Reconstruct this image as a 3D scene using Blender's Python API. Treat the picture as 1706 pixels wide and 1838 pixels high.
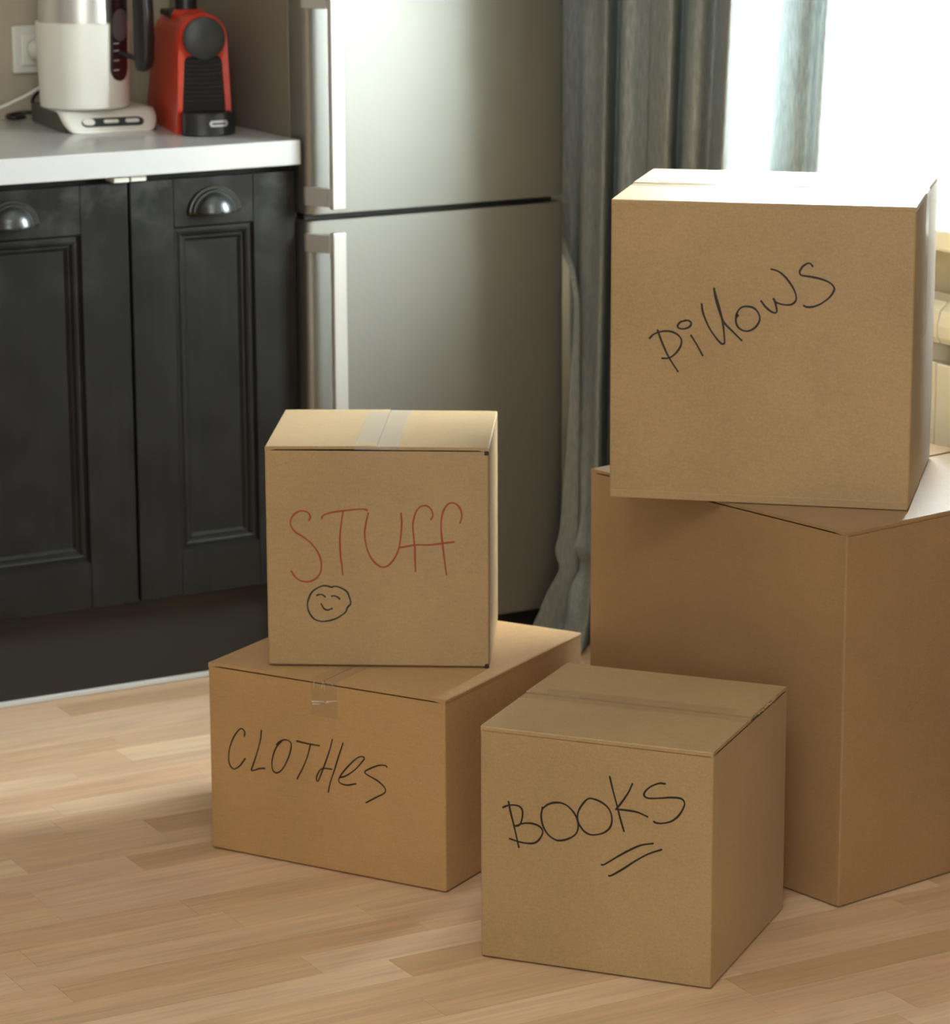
import bpy, bmesh, math, random
from mathutils import Vector, Matrix

# ---------------------------------------------------------------- clear
for o in list(bpy.data.objects):
    bpy.data.objects.remove(o, do_unlink=True)
scene = bpy.context.scene
COL = scene.collection
random.seed(7)

# ---------------------------------------------------------------- camera
CAM_YAW, CAM_PITCH, CAM_ROLL, CAM_H, CAM_F = 0.51252, 0.22996, -0.0036, 1.48507, 5700.5
cam_data = bpy.data.cameras.new('camera')
cam_data.sensor_fit = 'HORIZONTAL'
cam_data.sensor_width = 36.0
cam_data.lens = CAM_F / 1706 * 36.0
cam_data.clip_start = 0.05
cam_data.dof.use_dof = True
cam_data.dof.focus_distance = 3.85
cam_data.dof.aperture_fstop = 10.0
cam = bpy.data.objects.new('camera', cam_data)
COL.objects.link(cam)
fw = Vector((math.sin(CAM_YAW) * math.cos(CAM_PITCH), math.cos(CAM_YAW) * math.cos(CAM_PITCH), -math.sin(CAM_PITCH)))
rt = Vector((math.cos(CAM_YAW), -math.sin(CAM_YAW), 0))
up = rt.cross(fw)
r2 = math.cos(CAM_ROLL) * rt + math.sin(CAM_ROLL) * up
u2 = -math.sin(CAM_ROLL) * rt + math.cos(CAM_ROLL) * up
M3 = Matrix((r2, u2, -fw)).transposed()
cam.matrix_world = Matrix.Translation((0, 0, CAM_H)) @ M3.to_4x4()
scene.camera = cam

# ---------------------------------------------------------------- world, light, exposure
scene.view_settings.view_transform = 'Standard'
scene.view_settings.look = 'None'
scene.view_settings.exposure = 0.0
scene.view_settings.gamma = 1.0
scene.view_settings.use_curve_mapping = False

world = bpy.data.worlds.new('overcast_sky')
scene.world = world
world.use_nodes = True
bgn = world.node_tree.nodes['Background']
bgn.inputs[0].default_value = (0.86, 0.965, 0.995, 1)
bgn.inputs[1].default_value = 62.0


def area_light(name, loc, direction, sx, sy, power, color=(1, 1, 1), portal=False):
    l = bpy.data.lights.new(name, 'AREA')
    l.shape = 'RECTANGLE'
    l.size, l.size_y, l.energy, l.color = sx, sy, power, color
    l.cycles.is_portal = portal
    o = bpy.data.objects.new(name, l)
    COL.objects.link(o)
    o.location = loc
    o.rotation_euler = Vector(direction).to_track_quat('-Z', 'Y').to_euler()
    return o


area_light('window_daylight_portal', (3.21, 4.05, 1.26), (-1, 0, 0), 0.97, 1.70, 10, portal=True)
area_light('room_fill_light', (-0.9, -1.6, 1.5), (0.45, 1, -0.05), 2.6, 1.7, 74, (1.0, 0.99, 0.95))  # added fill standing in for the unseen room, no window behind it
area_light('overhead_fill_light', (0.7, 1.9, 2.55), (0, 0, -1), 1.2, 1.2, 23, (1.0, 0.99, 0.95))  # added soft fill from above, no lamp hangs here


# ---------------------------------------------------------------- materials
def new_mat(name):
    m = bpy.data.materials.new(name)
    m.use_nodes = True
    nt = m.node_tree
    return m, nt, nt.nodes['Principled BSDF']


def simple(name, color, rough=0.5, metal=0.0, spec=0.5, noise=0.0, scale=40.0, coat=0.0, bump=0.0):
    m, nt, b = new_mat(name)
    b.inputs['Base Color'].default_value = (*color, 1)
    b.inputs['Roughness'].default_value = rough
    b.inputs['Metallic'].default_value = metal
    b.inputs['Specular IOR Level'].default_value = spec
    b.inputs['Coat Weight'].default_value = coat
    tc = nt.nodes.new('ShaderNodeTexCoord')
    nz = nt.nodes.new('ShaderNodeTexNoise')
    nz.inputs['Scale'].default_value = scale
    nz.inputs['Detail'].default_value = 5
    nt.links.new(tc.outputs['Object'], nz.inputs['Vector'])
    if noise:
        mx = nt.nodes.new('ShaderNodeMix')
        mx.data_type = 'RGBA'
        mx.inputs[6].default_value = (*[c * (1 - noise) for c in color], 1)
        mx.inputs[7].default_value = (*[min(1, c * (1 + noise)) for c in color], 1)
        nt.links.new(nz.outputs['Fac'], mx.inputs[0])
        nt.links.new(mx.outputs[2], b.inputs['Base Color'])
    if bump:
        bp = nt.nodes.new('ShaderNodeBump')
        bp.inputs['Strength'].default_value = bump
        bp.inputs['Distance'].default_value = 0.002
        nt.links.new(nz.outputs['Fac'], bp.inputs['Height'])
        nt.links.new(bp.outputs['Normal'], b.inputs['Normal'])
    return m


def cardboard(name, color, rough=0.5, spec=0.65):
    m, nt, b = new_mat(name)
    b.inputs['Roughness'].default_value = rough
    b.inputs['Specular IOR Level'].default_value = spec
    b.inputs['Sheen Weight'].default_value = 0.09          # paper fuzz
    b.inputs['Sheen Roughness'].default_value = 0.45
    tc = nt.nodes.new('ShaderNodeTexCoord')
    n1 = nt.nodes.new('ShaderNodeTexNoise')          # paper fibre speckle
    n1.inputs['Scale'].default_value = 420
    n1.inputs['Detail'].default_value = 3
    n2 = nt.nodes.new('ShaderNodeTexNoise')          # soft large blotches
    n2.inputs['Scale'].default_value = 5
    n2.inputs['Detail'].default_value = 3
    mp = nt.nodes.new('ShaderNodeMapping')           # drawn-out fibres
    mp.inputs['Scale'].default_value = (90, 90, 330)
    n3 = nt.nodes.new('ShaderNodeTexNoise')
    n3.inputs['Scale'].default_value = 1
    n3.inputs['Detail'].default_value = 2
    nt.links.new(tc.outputs['Object'], n1.inputs['Vector'])
    nt.links.new(tc.outputs['Object'], n2.inputs['Vector'])
    nt.links.new(tc.outputs['Object'], mp.inputs['Vector'])
    nt.links.new(mp.outputs['Vector'], n3.inputs['Vector'])
    a1 = nt.nodes.new('ShaderNodeMath'); a1.operation = 'ADD'
    a2 = nt.nodes.new('ShaderNodeMath'); a2.operation = 'ADD'
    nt.links.new(n1.outputs['Fac'], a1.inputs[0])
    nt.links.new(n2.outputs['Fac'], a1.inputs[1])
    m3 = nt.nodes.new('ShaderNodeMath'); m3.operation = 'MULTIPLY'; m3.inputs[1].default_value = 0.5
    nt.links.new(n3.outputs['Fac'], m3.inputs[0])
    nt.links.new(a1.outputs[0], a2.inputs[0])
    nt.links.new(m3.outputs[0], a2.inputs[1])
    mr = nt.nodes.new('ShaderNodeMapRange')
    mr.inputs['From Min'].default_value = 0.75
    mr.inputs['From Max'].default_value = 1.75
    nt.links.new(a2.outputs[0], mr.inputs['Value'])
    mx = nt.nodes.new('ShaderNodeMix'); mx.data_type = 'RGBA'
    mx.inputs[6].default_value = (*[c * 0.80 for c in color], 1)
    mx.inputs[7].default_value = (*[c * 1.20 for c in color], 1)
    nt.links.new(mr.outputs['Result'], mx.inputs[0])
    nt.links.new(mx.outputs[2], b.inputs['Base Color'])
    bp = nt.nodes.new('ShaderNodeBump')
    bp.inputs['Strength'].default_value = 0.12
    bp.inputs['Distance'].default_value = 0.001
    nt.links.new(n1.outputs['Fac'], bp.inputs['Height'])
    nt.links.new(bp.outputs['Normal'], b.inputs['Normal'])
    return m


def beech(name):
    m, nt, b = new_mat(name)
    b.inputs['Roughness'].default_value = 0.42
    b.inputs['Specular IOR Level'].default_value = 0.45
    tc = nt.nodes.new('ShaderNodeTexCoord')
    oi = nt.nodes.new('ShaderNodeObjectInfo')
    ge = nt.nodes.new('ShaderNodeNewGeometry')
    ad = nt.nodes.new('ShaderNodeMath'); ad.operation = 'ADD'
    fr = nt.nodes.new('ShaderNodeMath'); fr.operation = 'FRACT'
    nt.links.new(oi.outputs['Random'], ad.inputs[0])
    nt.links.new(ge.outputs['Random Per Island'], ad.inputs[1])
    nt.links.new(ad.outputs[0], fr.inputs[0])
    ramp = nt.nodes.new('ShaderNodeValToRGB')
    e = ramp.color_ramp
    e.elements[0].position = 0.0; e.elements[0].color = (0.58, 0.375, 0.20, 1)
    e.elements[1].position = 1.0; e.elements[1].color = (0.80, 0.60, 0.385, 1)
    for p, c in ((0.3, (0.70, 0.455, 0.285, 1)), (0.55, (0.69, 0.475, 0.28, 1)), (0.8, (0.73, 0.495, 0.32, 1))):
        x = e.elements.new(p); x.color = c
    nt.links.new(fr.outputs[0], ramp.inputs['Fac'])
    # grain offset per stave
    mul = nt.nodes.new('ShaderNodeMath'); mul.operation = 'MULTIPLY'; mul.inputs[1].default_value = 37.0
    nt.links.new(fr.outputs[0], mul.inputs[0])
    cb = nt.nodes.new('ShaderNodeCombineXYZ')
    for i in range(3):
        nt.links.new(mul.outputs[0], cb.inputs[i])
    va = nt.nodes.new('ShaderNodeVectorMath'); va.operation = 'ADD'
    nt.links.new(tc.outputs['Object'], va.inputs[0])
    nt.links.new(cb.outputs[0], va.inputs[1])
    mp = nt.nodes.new('ShaderNodeMapping')
    mp.inputs['Scale'].default_value = (5, 130, 30)
    nt.links.new(va.outputs[0], mp.inputs['Vector'])
    nz = nt.nodes.new('ShaderNodeTexNoise')
    nz.inputs['Scale'].default_value = 1.0
    nz.inputs['Detail'].default_value = 6
    nz.inputs['Distortion'].default_value = 0.6
    nt.links.new(mp.outputs[0], nz.inputs['Vector'])
    mp2 = nt.nodes.new('ShaderNodeMapping')
    mp2.inputs['Scale'].default_value = (3, 22, 10)
    nt.links.new(va.outputs[0], mp2.inputs['Vector'])
    nz2 = nt.nodes.new('ShaderNodeTexNoise')
    nz2.inputs['Scale'].default_value = 1.0
    nz2.inputs['Detail'].default_value = 3
    nz2.inputs['Distortion'].default_value = 1.5
    nt.links.new(mp2.outputs[0], nz2.inputs['Vector'])
    av = nt.nodes.new('ShaderNodeMath'); av.operation = 'ADD'
    nt.links.new(nz.outputs['Fac'], av.inputs[0])
    nt.links.new(nz2.outputs['Fac'], av.inputs[1])
    mr = nt.nodes.new('ShaderNodeMapRange')
    mr.inputs['From Min'].default_value = 0.6
    mr.inputs['From Max'].default_value = 1.35
    mr.inputs['To Min'].default_value = 0.80
    mr.inputs['To Max'].default_value = 1.14
    nt.links.new(av.outputs[0], mr.inputs['Value'])
    vm = nt.nodes.new('ShaderNodeVectorMath'); vm.operation = 'SCALE'
    nt.links.new(ramp.outputs['Color'], vm.inputs[0])
    nt.links.new(mr.outputs['Result'], vm.inputs['Scale'])
    nt.links.new(vm.outputs[0], b.inputs['Base Color'])
    bp = nt.nodes.new('ShaderNodeBump')
    bp.inputs['Strength'].default_value = 0.10
    bp.inputs['Distance'].default_value = 0.0008
    nt.links.new(nz.outputs['Fac'], bp.inputs['Height'])
    nt.links.new(bp.outputs['Normal'], b.inputs['Normal'])
    return m


def dark_wood(name):
    m, nt, b = new_mat(name)
    b.inputs['Specular IOR Level'].default_value = 0.20
    tc = nt.nodes.new('ShaderNodeTexCoord')
    mp = nt.nodes.new('ShaderNodeMapping'); mp.inputs['Scale'].default_value = (70, 70, 3)
    nz = nt.nodes.new('ShaderNodeTexNoise'); nz.inputs['Scale'].default_value = 1; nz.inputs['Detail'].default_value = 5
    nz2 = nt.nodes.new('ShaderNodeTexNoise'); nz2.inputs['Scale'].default_value = 17; nz2.inputs['Detail'].default_value = 6
    nt.links.new(tc.outputs['Object'], mp.inputs[0]); nt.links.new(mp.outputs[0], nz.inputs['Vector'])
    nt.links.new(tc.outputs['Object'], nz2.inputs['Vector'])
    ad = nt.nodes.new('ShaderNodeMath'); ad.operation = 'ADD'
    nt.links.new(nz.outputs['Fac'], ad.inputs[0]); nt.links.new(nz2.outputs['Fac'], ad.inputs[1])
    mr = nt.nodes.new('ShaderNodeMapRange'); mr.inputs['From Min'].default_value = .7; mr.inputs['From Max'].default_value = 1.4
    nt.links.new(ad.outputs[0], mr.inputs['Value'])
    mx = nt.nodes.new('ShaderNodeMix'); mx.data_type = 'RGBA'
    mx.inputs[6].default_value = (0.010, 0.010, 0.0085, 1)
    mx.inputs[7].default_value = (0.0165, 0.016, 0.014, 1)
    nt.links.new(mr.outputs[0], mx.inputs[0]); nt.links.new(mx.outputs[2], b.inputs['Base Color'])
    # greasy finger smears and dust round the handles (they thin out down the door)
    n4 = nt.nodes.new('ShaderNodeTexNoise'); n4.inputs['Scale'].default_value = 17; n4.inputs['Detail'].default_value = 7; n4.inputs['Distortion'].default_value = 0.35
    nt.links.new(tc.outputs['Object'], n4.inputs['Vector'])
    sx = nt.nodes.new('ShaderNodeSeparateXYZ'); nt.links.new(tc.outputs['Object'], sx.inputs[0])
    zz = nt.nodes.new('ShaderNodeMapRange'); zz.inputs['From Min'].default_value = .66; zz.inputs['From Max'].default_value = .84
    nt.links.new(sx.outputs['Z'], zz.inputs['Value'])
    nn = nt.nodes.new('ShaderNodeMapRange'); nn.inputs['From Min'].default_value = .48; nn.inputs['From Max'].default_value = .78
    nt.links.new(n4.outputs['Fac'], nn.inputs['Value'])
    mu = nt.nodes.new('ShaderNodeMath'); mu.operation = 'MULTIPLY'
    nt.links.new(zz.outputs[0], mu.inputs[0]); nt.links.new(nn.outputs[0], mu.inputs[1])
    mx2 = nt.nodes.new('ShaderNodeMix'); mx2.data_type = 'RGBA'
    mx2.inputs[7].default_value = (0.062, 0.064, 0.061, 1)
    nt.links.new(mu.outputs[0], mx2.inputs[0]); nt.links.new(mx.outputs[2], mx2.inputs[6]); nt.links.new(mx2.outputs[2], b.inputs['Base Color'])
    mr2 = nt.nodes.new('ShaderNodeMapRange'); mr2.inputs['From Min'].default_value = .3; mr2.inputs['From Max'].default_value = .7
    mr2.inputs['To Min'].default_value = 0.42; mr2.inputs['To Max'].default_value = 0.60
    nt.links.new(nz2.outputs['Fac'], mr2.inputs['Value']); nt.links.new(mr2.outputs[0], b.inputs['Roughness'])
    bp = nt.nodes.new('ShaderNodeBump'); bp.inputs['Strength'].default_value = .08; bp.inputs['Distance'].default_value = .001
    nt.links.new(nz.outputs['Fac'], bp.inputs['Height']); nt.links.new(bp.outputs[0], b.inputs['Normal'])
    return m


def brushed(name, color, rough):
    m, nt, b = new_mat(name)
    b.inputs['Metallic'].default_value = 0.95
    b.inputs['Base Color'].default_value = (*color, 1)
    tc = nt.nodes.new('ShaderNodeTexCoord')
    mp = nt.nodes.new('ShaderNodeMapping'); mp.inputs['Scale'].default_value = (6, 6, 900)
    nz = nt.nodes.new('ShaderNodeTexNoise'); nz.inputs['Scale'].default_value = 1; nz.inputs['Detail'].default_value = 3
    nt.links.new(tc.outputs['Object'], mp.inputs[0]); nt.links.new(mp.outputs[0], nz.inputs['Vector'])
    mr = nt.nodes.new('ShaderNodeMapRange'); mr.inputs['To Min'].default_value = rough - .05; mr.inputs['To Max'].default_value = rough + .05
    nt.links.new(nz.outputs['Fac'], mr.inputs['Value']); nt.links.new(mr.outputs[0], b.inputs['Roughness'])
    return m


def fabric(name, color, trans):
    m, nt, b = new_mat(name)
    out = nt.nodes['Material Output']
    b.inputs['Roughness'].default_value = 0.9
    b.inputs['Specular IOR Level'].default_value = 0.1
    tc = nt.nodes.new('ShaderNodeTexCoord')
    mp = nt.nodes.new('ShaderNodeMapping'); mp.inputs['Scale'].default_value = (260, 260, 45)
    nz = nt.nodes.new('ShaderNodeTexNoise'); nz.inputs['Scale'].default_value = 1; nz.inputs['Detail'].default_value = 4
    nt.links.new(tc.outputs['Object'], mp.inputs[0]); nt.links.new(mp.outputs[0], nz.inputs['Vector'])
    mx = nt.nodes.new('ShaderNodeMix'); mx.data_type = 'RGBA'
    mx.inputs[6].default_value = (*[c * .45 for c in color], 1)
    mx.inputs[7].default_value = (*[c * 1.5 for c in color], 1)
    nt.links.new(nz.outputs['Fac'], mx.inputs[0]); nt.links.new(mx.outputs[2], b.inputs['Base Color'])
    tr = nt.nodes.new('ShaderNodeBsdfTranslucent')
    nt.links.new(mx.outputs[2], tr.inputs['Color'])
    ms = nt.nodes.new('ShaderNodeMixShader'); ms.inputs[0].default_value = trans
    nt.links.new(b.outputs[0], ms.inputs[1]); nt.links.new(tr.outputs[0], ms.inputs[2])
    nt.links.new(ms.outputs[0], out.inputs['Surface'])
    return m


def see_through(name, color, alpha, rough):
    m, nt, b = new_mat(name)
    b.inputs['Base Color'].default_value = (*color, 1)
    b.inputs['Roughness'].default_value = rough
    b.inputs['Alpha'].default_value = alpha
    return m


MAT = {
    'box_tan': cardboard('cardboard_tan', (0.430, 0.292, 0.135)),
    'box_brown': cardboard('cardboard_brown', (0.50, 0.300, 0.122)),
    'box_brown_shaded': cardboard('cardboard_brown_shaded', (0.35, 0.212, 0.092)),  # brown cardboard darkened: shade on the largest box put into its colour
    'box_dark': simple('cardboard_inside', (0.20, 0.12, 0.055), 0.8, noise=.2),
    'ink_black': simple('black_marker_ink', (0.022, 0.015, 0.010), 0.5),
    'ink_red': simple('red_marker_ink', (0.33, 0.060, 0.020), 0.5),
    'tape': see_through('clear_tape', (0.46, 0.38, 0.26), 0.15, 0.10),
    'tape_pale': see_through('clear_tape_frosted', (0.62, 0.56, 0.46), 0.45, 0.22),
    'wrinkle': see_through('tape_crease', (0.85, 0.81, 0.74), 0.75, 0.3),
    'floor': beech('beech_laminate'),
    'cab': dark_wood('black_brown_wood'),
    'cab_in': simple('cabinet_inside', (0.012, 0.011, 0.010), 0.7),
    'plinth': simple('plinth_black_brown', (0.012, 0.010, 0.008), 0.55, noise=.15),
    'pewter': simple('dark_pewter', (0.10, 0.11, 0.11), 0.30, metal=.8, noise=.2, scale=60),
    'counter': simple('glossy_white_worktop', (0.575, 0.585, 0.575), 0.14, noise=.01),
    'white_plastic': simple('white_plastic', (0.86, 0.87, 0.80), 0.30, noise=.01),
    'grey_plastic': simple('grey_plastic', (0.10, 0.095, 0.085), 0.45),
    'black_plastic': simple('black_plastic', (0.018, 0.018, 0.018), 0.32),
    'black_matt': simple('black_matt_plastic', (0.012, 0.012, 0.012), 0.5),
    'slate_plastic': simple('slate_plastic', (0.040, 0.048, 0.050), 0.40),
    'red': simple('red_plastic', (0.62, 0.040, 0.016), 0.28, noise=.02),
    'steel': brushed('brushed_steel', (0.315, 0.312, 0.285), 0.54),
    'steel_bright': simple('polished_steel', (0.74, 0.74, 0.71), 0.34, metal=.7),
    'handle': simple('satin_aluminium', (0.60, 0.60, 0.57), 0.42, metal=.5),
    'taupe': simple('taupe_fridge_side', (0.23, 0.205, 0.165), 0.42, noise=.03),
    'gasket': simple('black_gasket', (0.008, 0.008, 0.008), 0.5),
    'wall': simple('beige_plaster', (0.52, 0.46, 0.35), 0.75, noise=.04, scale=8),
    'room_wall': simple('pale_plaster', (0.30, 0.295, 0.275), 0.85, noise=.02, scale=5),
    'ceiling': simple('white_ceiling', (0.80, 0.79, 0.76), 0.9),
    'sill': simple('cream_sill', (0.78, 0.75, 0.64), 0.35),
    'radiator': simple('cream_radiator', (0.72, 0.70, 0.62), 0.35),
    'frame': simple('white_window_frame', (0.82, 0.82, 0.81), 0.35),
    'curtain': fabric('grey_linen', (0.31, 0.325, 0.31), 0.10),
    'curtain_thin': fabric('pale_grey_linen', (0.36, 0.40, 0.395), 0.21),
    'hem': simple('curtain_seam', (0.16, 0.165, 0.16), 0.9),
    'gauge': simple('smoky_gauge', (0.035, 0.020, 0.022), 0.10, coat=.5),
    'gauge_top': simple('smoky_gauge_upper', (0.13, 0.12, 0.125), 0.10, coat=.5),
    'mark': simple('gauge_marks', (0.55, 0.55, 0.56), 0.4),
    'seal': simple('grey_sealing_strip', (0.55, 0.55, 0.52), 0.35),
}
m, nt, b = new_mat('window_glass')
b.inputs['Transmission Weight'].default_value = 1.0
b.inputs['Roughness'].default_value = 0.0
b.inputs['IOR'].default_value = 1.01
b.inputs['Base Color'].default_value = (0.98, 1, 1, 1)
lp = nt.nodes.new('ShaderNodeBsdfTransparent')
gl = nt.nodes.new('ShaderNodeBsdfGlossy'); gl.inputs['Roughness'].default_value = 0.02
msn = nt.nodes.new('ShaderNodeMixShader'); msn.inputs[0].default_value = 0.04
nt.links.new(lp.outputs[0], msn.inputs[1]); nt.links.new(gl.outputs[0], msn.inputs[2])
nt.links.new(msn.outputs[0], nt.nodes['Material Output'].inputs['Surface'])
MAT['glass'] = m


# ---------------------------------------------------------------- mesh helpers
def bx(bm, x0, x1, y0, y1, z0, z1, bevel=0.0, seg=1):
    r = bmesh.ops.create_cube(bm, size=1.0)
    vs = r['verts']
    for v in vs:
        v.co = Vector((x0 + (v.co.x + .5) * (x1 - x0), y0 + (v.co.y + .5) * (y1 - y0), z0 + (v.co.z + .5) * (z1 - z0)))
    if bevel:
        es = list({e for v in vs for e in v.link_edges})
        bmesh.ops.bevel(bm, geom=es, offset=bevel, segments=seg, affect='EDGES', profile=0.5)
    return bm


def box_bm(*a, **k):
    return bx(bmesh.new(), *a, **k)


def obj(name, bm, mat, parent=None, loc=None, rotz=None, smooth=False, label=None):
    bmesh.ops.recalc_face_normals(bm, faces=bm.faces)
    me = bpy.data.meshes.new(name)
    bm.to_mesh(me)
    bm.free()
    me.materials.append(MAT[mat])
    if smooth:
        for p in me.polygons:
            p.use_smooth = True
        try:
            me.set_sharp_from_angle(angle=math.radians(38))
        except Exception:
            pass
    o = bpy.data.objects.new(name, me)
    COL.objects.link(o)
    if parent is not None:
        o.parent = parent
    if loc is not None:
        o.location = loc
    if rotz is not None:
        o.rotation_euler = (0, 0, rotz)
    if label:
        o['label'] = label
    return o


def thing(name, label, cat, loc=(0, 0, 0), rotz=0.0, group=None):
    o = bpy.data.objects.new(name, None)
    o.empty_display_size = 0.05
    COL.objects.link(o)
    o.location = loc
    o.rotation_euler = (0, 0, rotz)
    o['label'] = label
    o['category'] = cat
    if group:
        o['group'] = group
    return o


def prism(bm, pts, axis, a, b, bevel=0.0):
    """extrude a 2-D polygon along an axis from a to b; pts are the two other coordinates in xyz order"""
    def P(p, t):
        if axis == 'x': return Vector((t, p[0], p[1]))
        if axis == 'y': return Vector((p[0], t, p[1]))
        return Vector((p[0], p[1], t))
    A = [bm.verts.new(P(p, a)) for p in pts]
    B = [bm.verts.new(P(p, b)) for p in pts]
    n = len(pts)
    fs = [bm.faces.new(A[::-1]), bm.faces.new(B)]
    for i in range(n):
        fs.append(bm.faces.new((A[i], A[(i + 1) % n], B[(i + 1) % n], B[i])))
    if bevel:
        es = [e for e in set(fs[0].edges) | set(fs[1].edges)]
        bmesh.ops.bevel(bm, geom=es, offset=bevel, segments=2, affect='EDGES', profile=0.5)
    return bm


def lathe(bm, prof, n=48, center=(0, 0), cap=True):
    rings = []
    for r, z in prof:
        rings.append([bm.verts.new((center[0] + r * math.cos(2 * math.pi * i / n), center[1] + r * math.sin(2 * math.pi * i / n), z)) for i in range(n)])
    for a, b2 in zip(rings, rings[1:]):
        for i in range(n):
            bm.faces.new((a[i], a[(i + 1) % n], b2[(i + 1) % n], b2[i]))
    if cap:
        bm.faces.new(rings[0][::-1])
        bm.faces.new(rings[-1])
    return bm


def smooth_path(pts, sub=6):
    """Catmull-Rom through points (any dimension)"""
    if len(pts) < 3:
        return [tuple(p) for p in pts]
    out = []
    P = [tuple(p) for p in pts]
    ext = [tuple(2 * a - b for a, b in zip(P[0], P[1]))] + P + [tuple(2 * a - b for a, b in zip(P[-1], P[-2]))]
    for i in range(1, len(ext) - 2):
        p0, p1, p2, p3 = ext[i - 1:i + 3]
        for k in range(sub):
            t = k / sub
            out.append(tuple(0.5 * (2 * b + (c - a) * t + (2 * a - 5 * b + 4 * c - d) * t * t + (3 * b - a - 3 * c + d) * t ** 3)
                             for a, b, c, d in zip(p0, p1, p2, p3)))
    out.append(P[-1])
    return out


def tube(bm, pts, r, n=10, sub=6):
    pts = [Vector(p) for p in smooth_path(pts, sub)]
    rings = []
    ref = Vector((0, 0, 1))
    for i, p in enumerate(pts):
        t = (pts[min(i + 1, len(pts) - 1)] - pts[max(i - 1, 0)]).normalized()
        a = t.cross(ref)
        if a.length < 1e-3:
            a = t.cross(Vector((1, 0, 0)))
        a.normalize()
        b2 = t.cross(a).normalized()
        rings.append([bm.verts.new(p + r * (math.cos(2 * math.pi * k / n) * a + math.sin(2 * math.pi * k / n) * b2)) for k in range(n)])
    for A, B in zip(rings, rings[1:]):
        for k in range(n):
            bm.faces.new((A[k], A[(k + 1) % n], B[(k + 1) % n], B[k]))
    bm.faces.new(rings[0][::-1])
    bm.faces.new(rings[-1])
    return bm


def marker_strokes(strokes, y, width):
    """flat ink ribbons with round ends on the plane y = const (a hair proud of the cardboard)"""
    bm = bmesh.new()
    for si, s in enumerate(strokes):
        pts = [Vector(p) for p in smooth_path(s, 5)]
        n = len(pts)
        L, R = [], []
        ph = si * 1.7
        yy = y - 0.00005 * (si % 4)
        for i, p in enumerate(pts):
            t = pts[min(i + 1, n - 1)] - pts[max(i - 1, 0)]
            if t.length < 1e-7:
                t = Vector((1, 0))
            t.normalize()
            nn = Vector((-t.y, t.x))
            w = width * 0.5 * (1 + 0.14 * math.sin(i * 0.35 + ph))
            L.append(bm.verts.new((p.x + nn.x * w, yy, p.y + nn.y * w)))
            R.append(bm.verts.new((p.x - nn.x * w, yy, p.y - nn.y * w)))
        for i in range(n - 1):
            try:
                bm.faces.new((L[i], L[i + 1], R[i + 1], R[i]))
            except ValueError:
                pass
        for end in (0, n - 1):
            c = pts[end]
            ring = [bm.verts.new((c.x + width * .55 * math.cos(k * math.pi / 5), yy - 0.00002, c.y + width * .55 * math.sin(k * math.pi / 5))) for k in range(10)]
            bm.faces.new(ring)
    return bm


STUFF = [[(-0.0938, 0.2081), (-0.0921, 0.2130), (-0.0948, 0.2185), (-0.1020, 0.2212), (-0.1101, 0.2195), (-0.1167, 0.2133), (-0.1196, 0.2050), (-0.1178, 0.1976), (-0.1122, 0.1906), (-0.1018, 0.1841), (-0.0914, 0.1754), (-0.0834, 0.1646), (-0.0787, 0.1530), (-0.0778, 0.1413), (-0.0807, 0.1313), (-0.0873, 0.1245), (-0.0971, 0.1208), (-0.1069, 0.1223), (-0.1141, 0.1276), (-0.1196, 0.1359)],
    [(-0.0760, 0.2109), (-0.0759, 0.2132), (-0.0713, 0.2165), (-0.0616, 0.2196), (-0.0470, 0.2217), (-0.0324, 0.2235), (-0.0195, 0.2244), (-0.0139, 0.2230)],
    [(-0.0467, 0.2211), (-0.0497, 0.2031), (-0.0518, 0.1816), (-0.0511, 0.1583), (-0.0493, 0.1433), (-0.0485, 0.1319)],
    [(-0.0123, 0.2187), (-0.0157, 0.2035), (-0.0175, 0.1902), (-0.0160, 0.1752), (-0.0121, 0.1620), (-0.0058, 0.1512), (0.0023, 0.1441), (0.0079, 0.1427), (0.0152, 0.1456), (0.0234, 0.1557), (0.0292, 0.1690), (0.0321, 0.1856), (0.0336, 0.2039), (0.0329, 0.2188)],
    [(0.0304, 0.1707), (0.0414, 0.1725), (0.0527, 0.1746), (0.0713, 0.1747), (0.0899, 0.1771), (0.1053, 0.1792)],
    [(0.0740, 0.2109), (0.0764, 0.2159), (0.0749, 0.2233), (0.0701, 0.2287), (0.0644, 0.2298), (0.0580, 0.2273), (0.0528, 0.2198), (0.0498, 0.2090), (0.0489, 0.2007), (0.0499, 0.1858), (0.0514, 0.1709), (0.0517, 0.1526), (0.0521, 0.1373)],
    [(0.1139, 0.2063), (0.1162, 0.2162), (0.1143, 0.2253), (0.1095, 0.2318), (0.1031, 0.2343), (0.0967, 0.2317), (0.0910, 0.2226), (0.0882, 0.2110), (0.0876, 0.1994), (0.0888, 0.1829), (0.0907, 0.1663), (0.0930, 0.1463), (0.0948, 0.1330)]]
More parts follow.
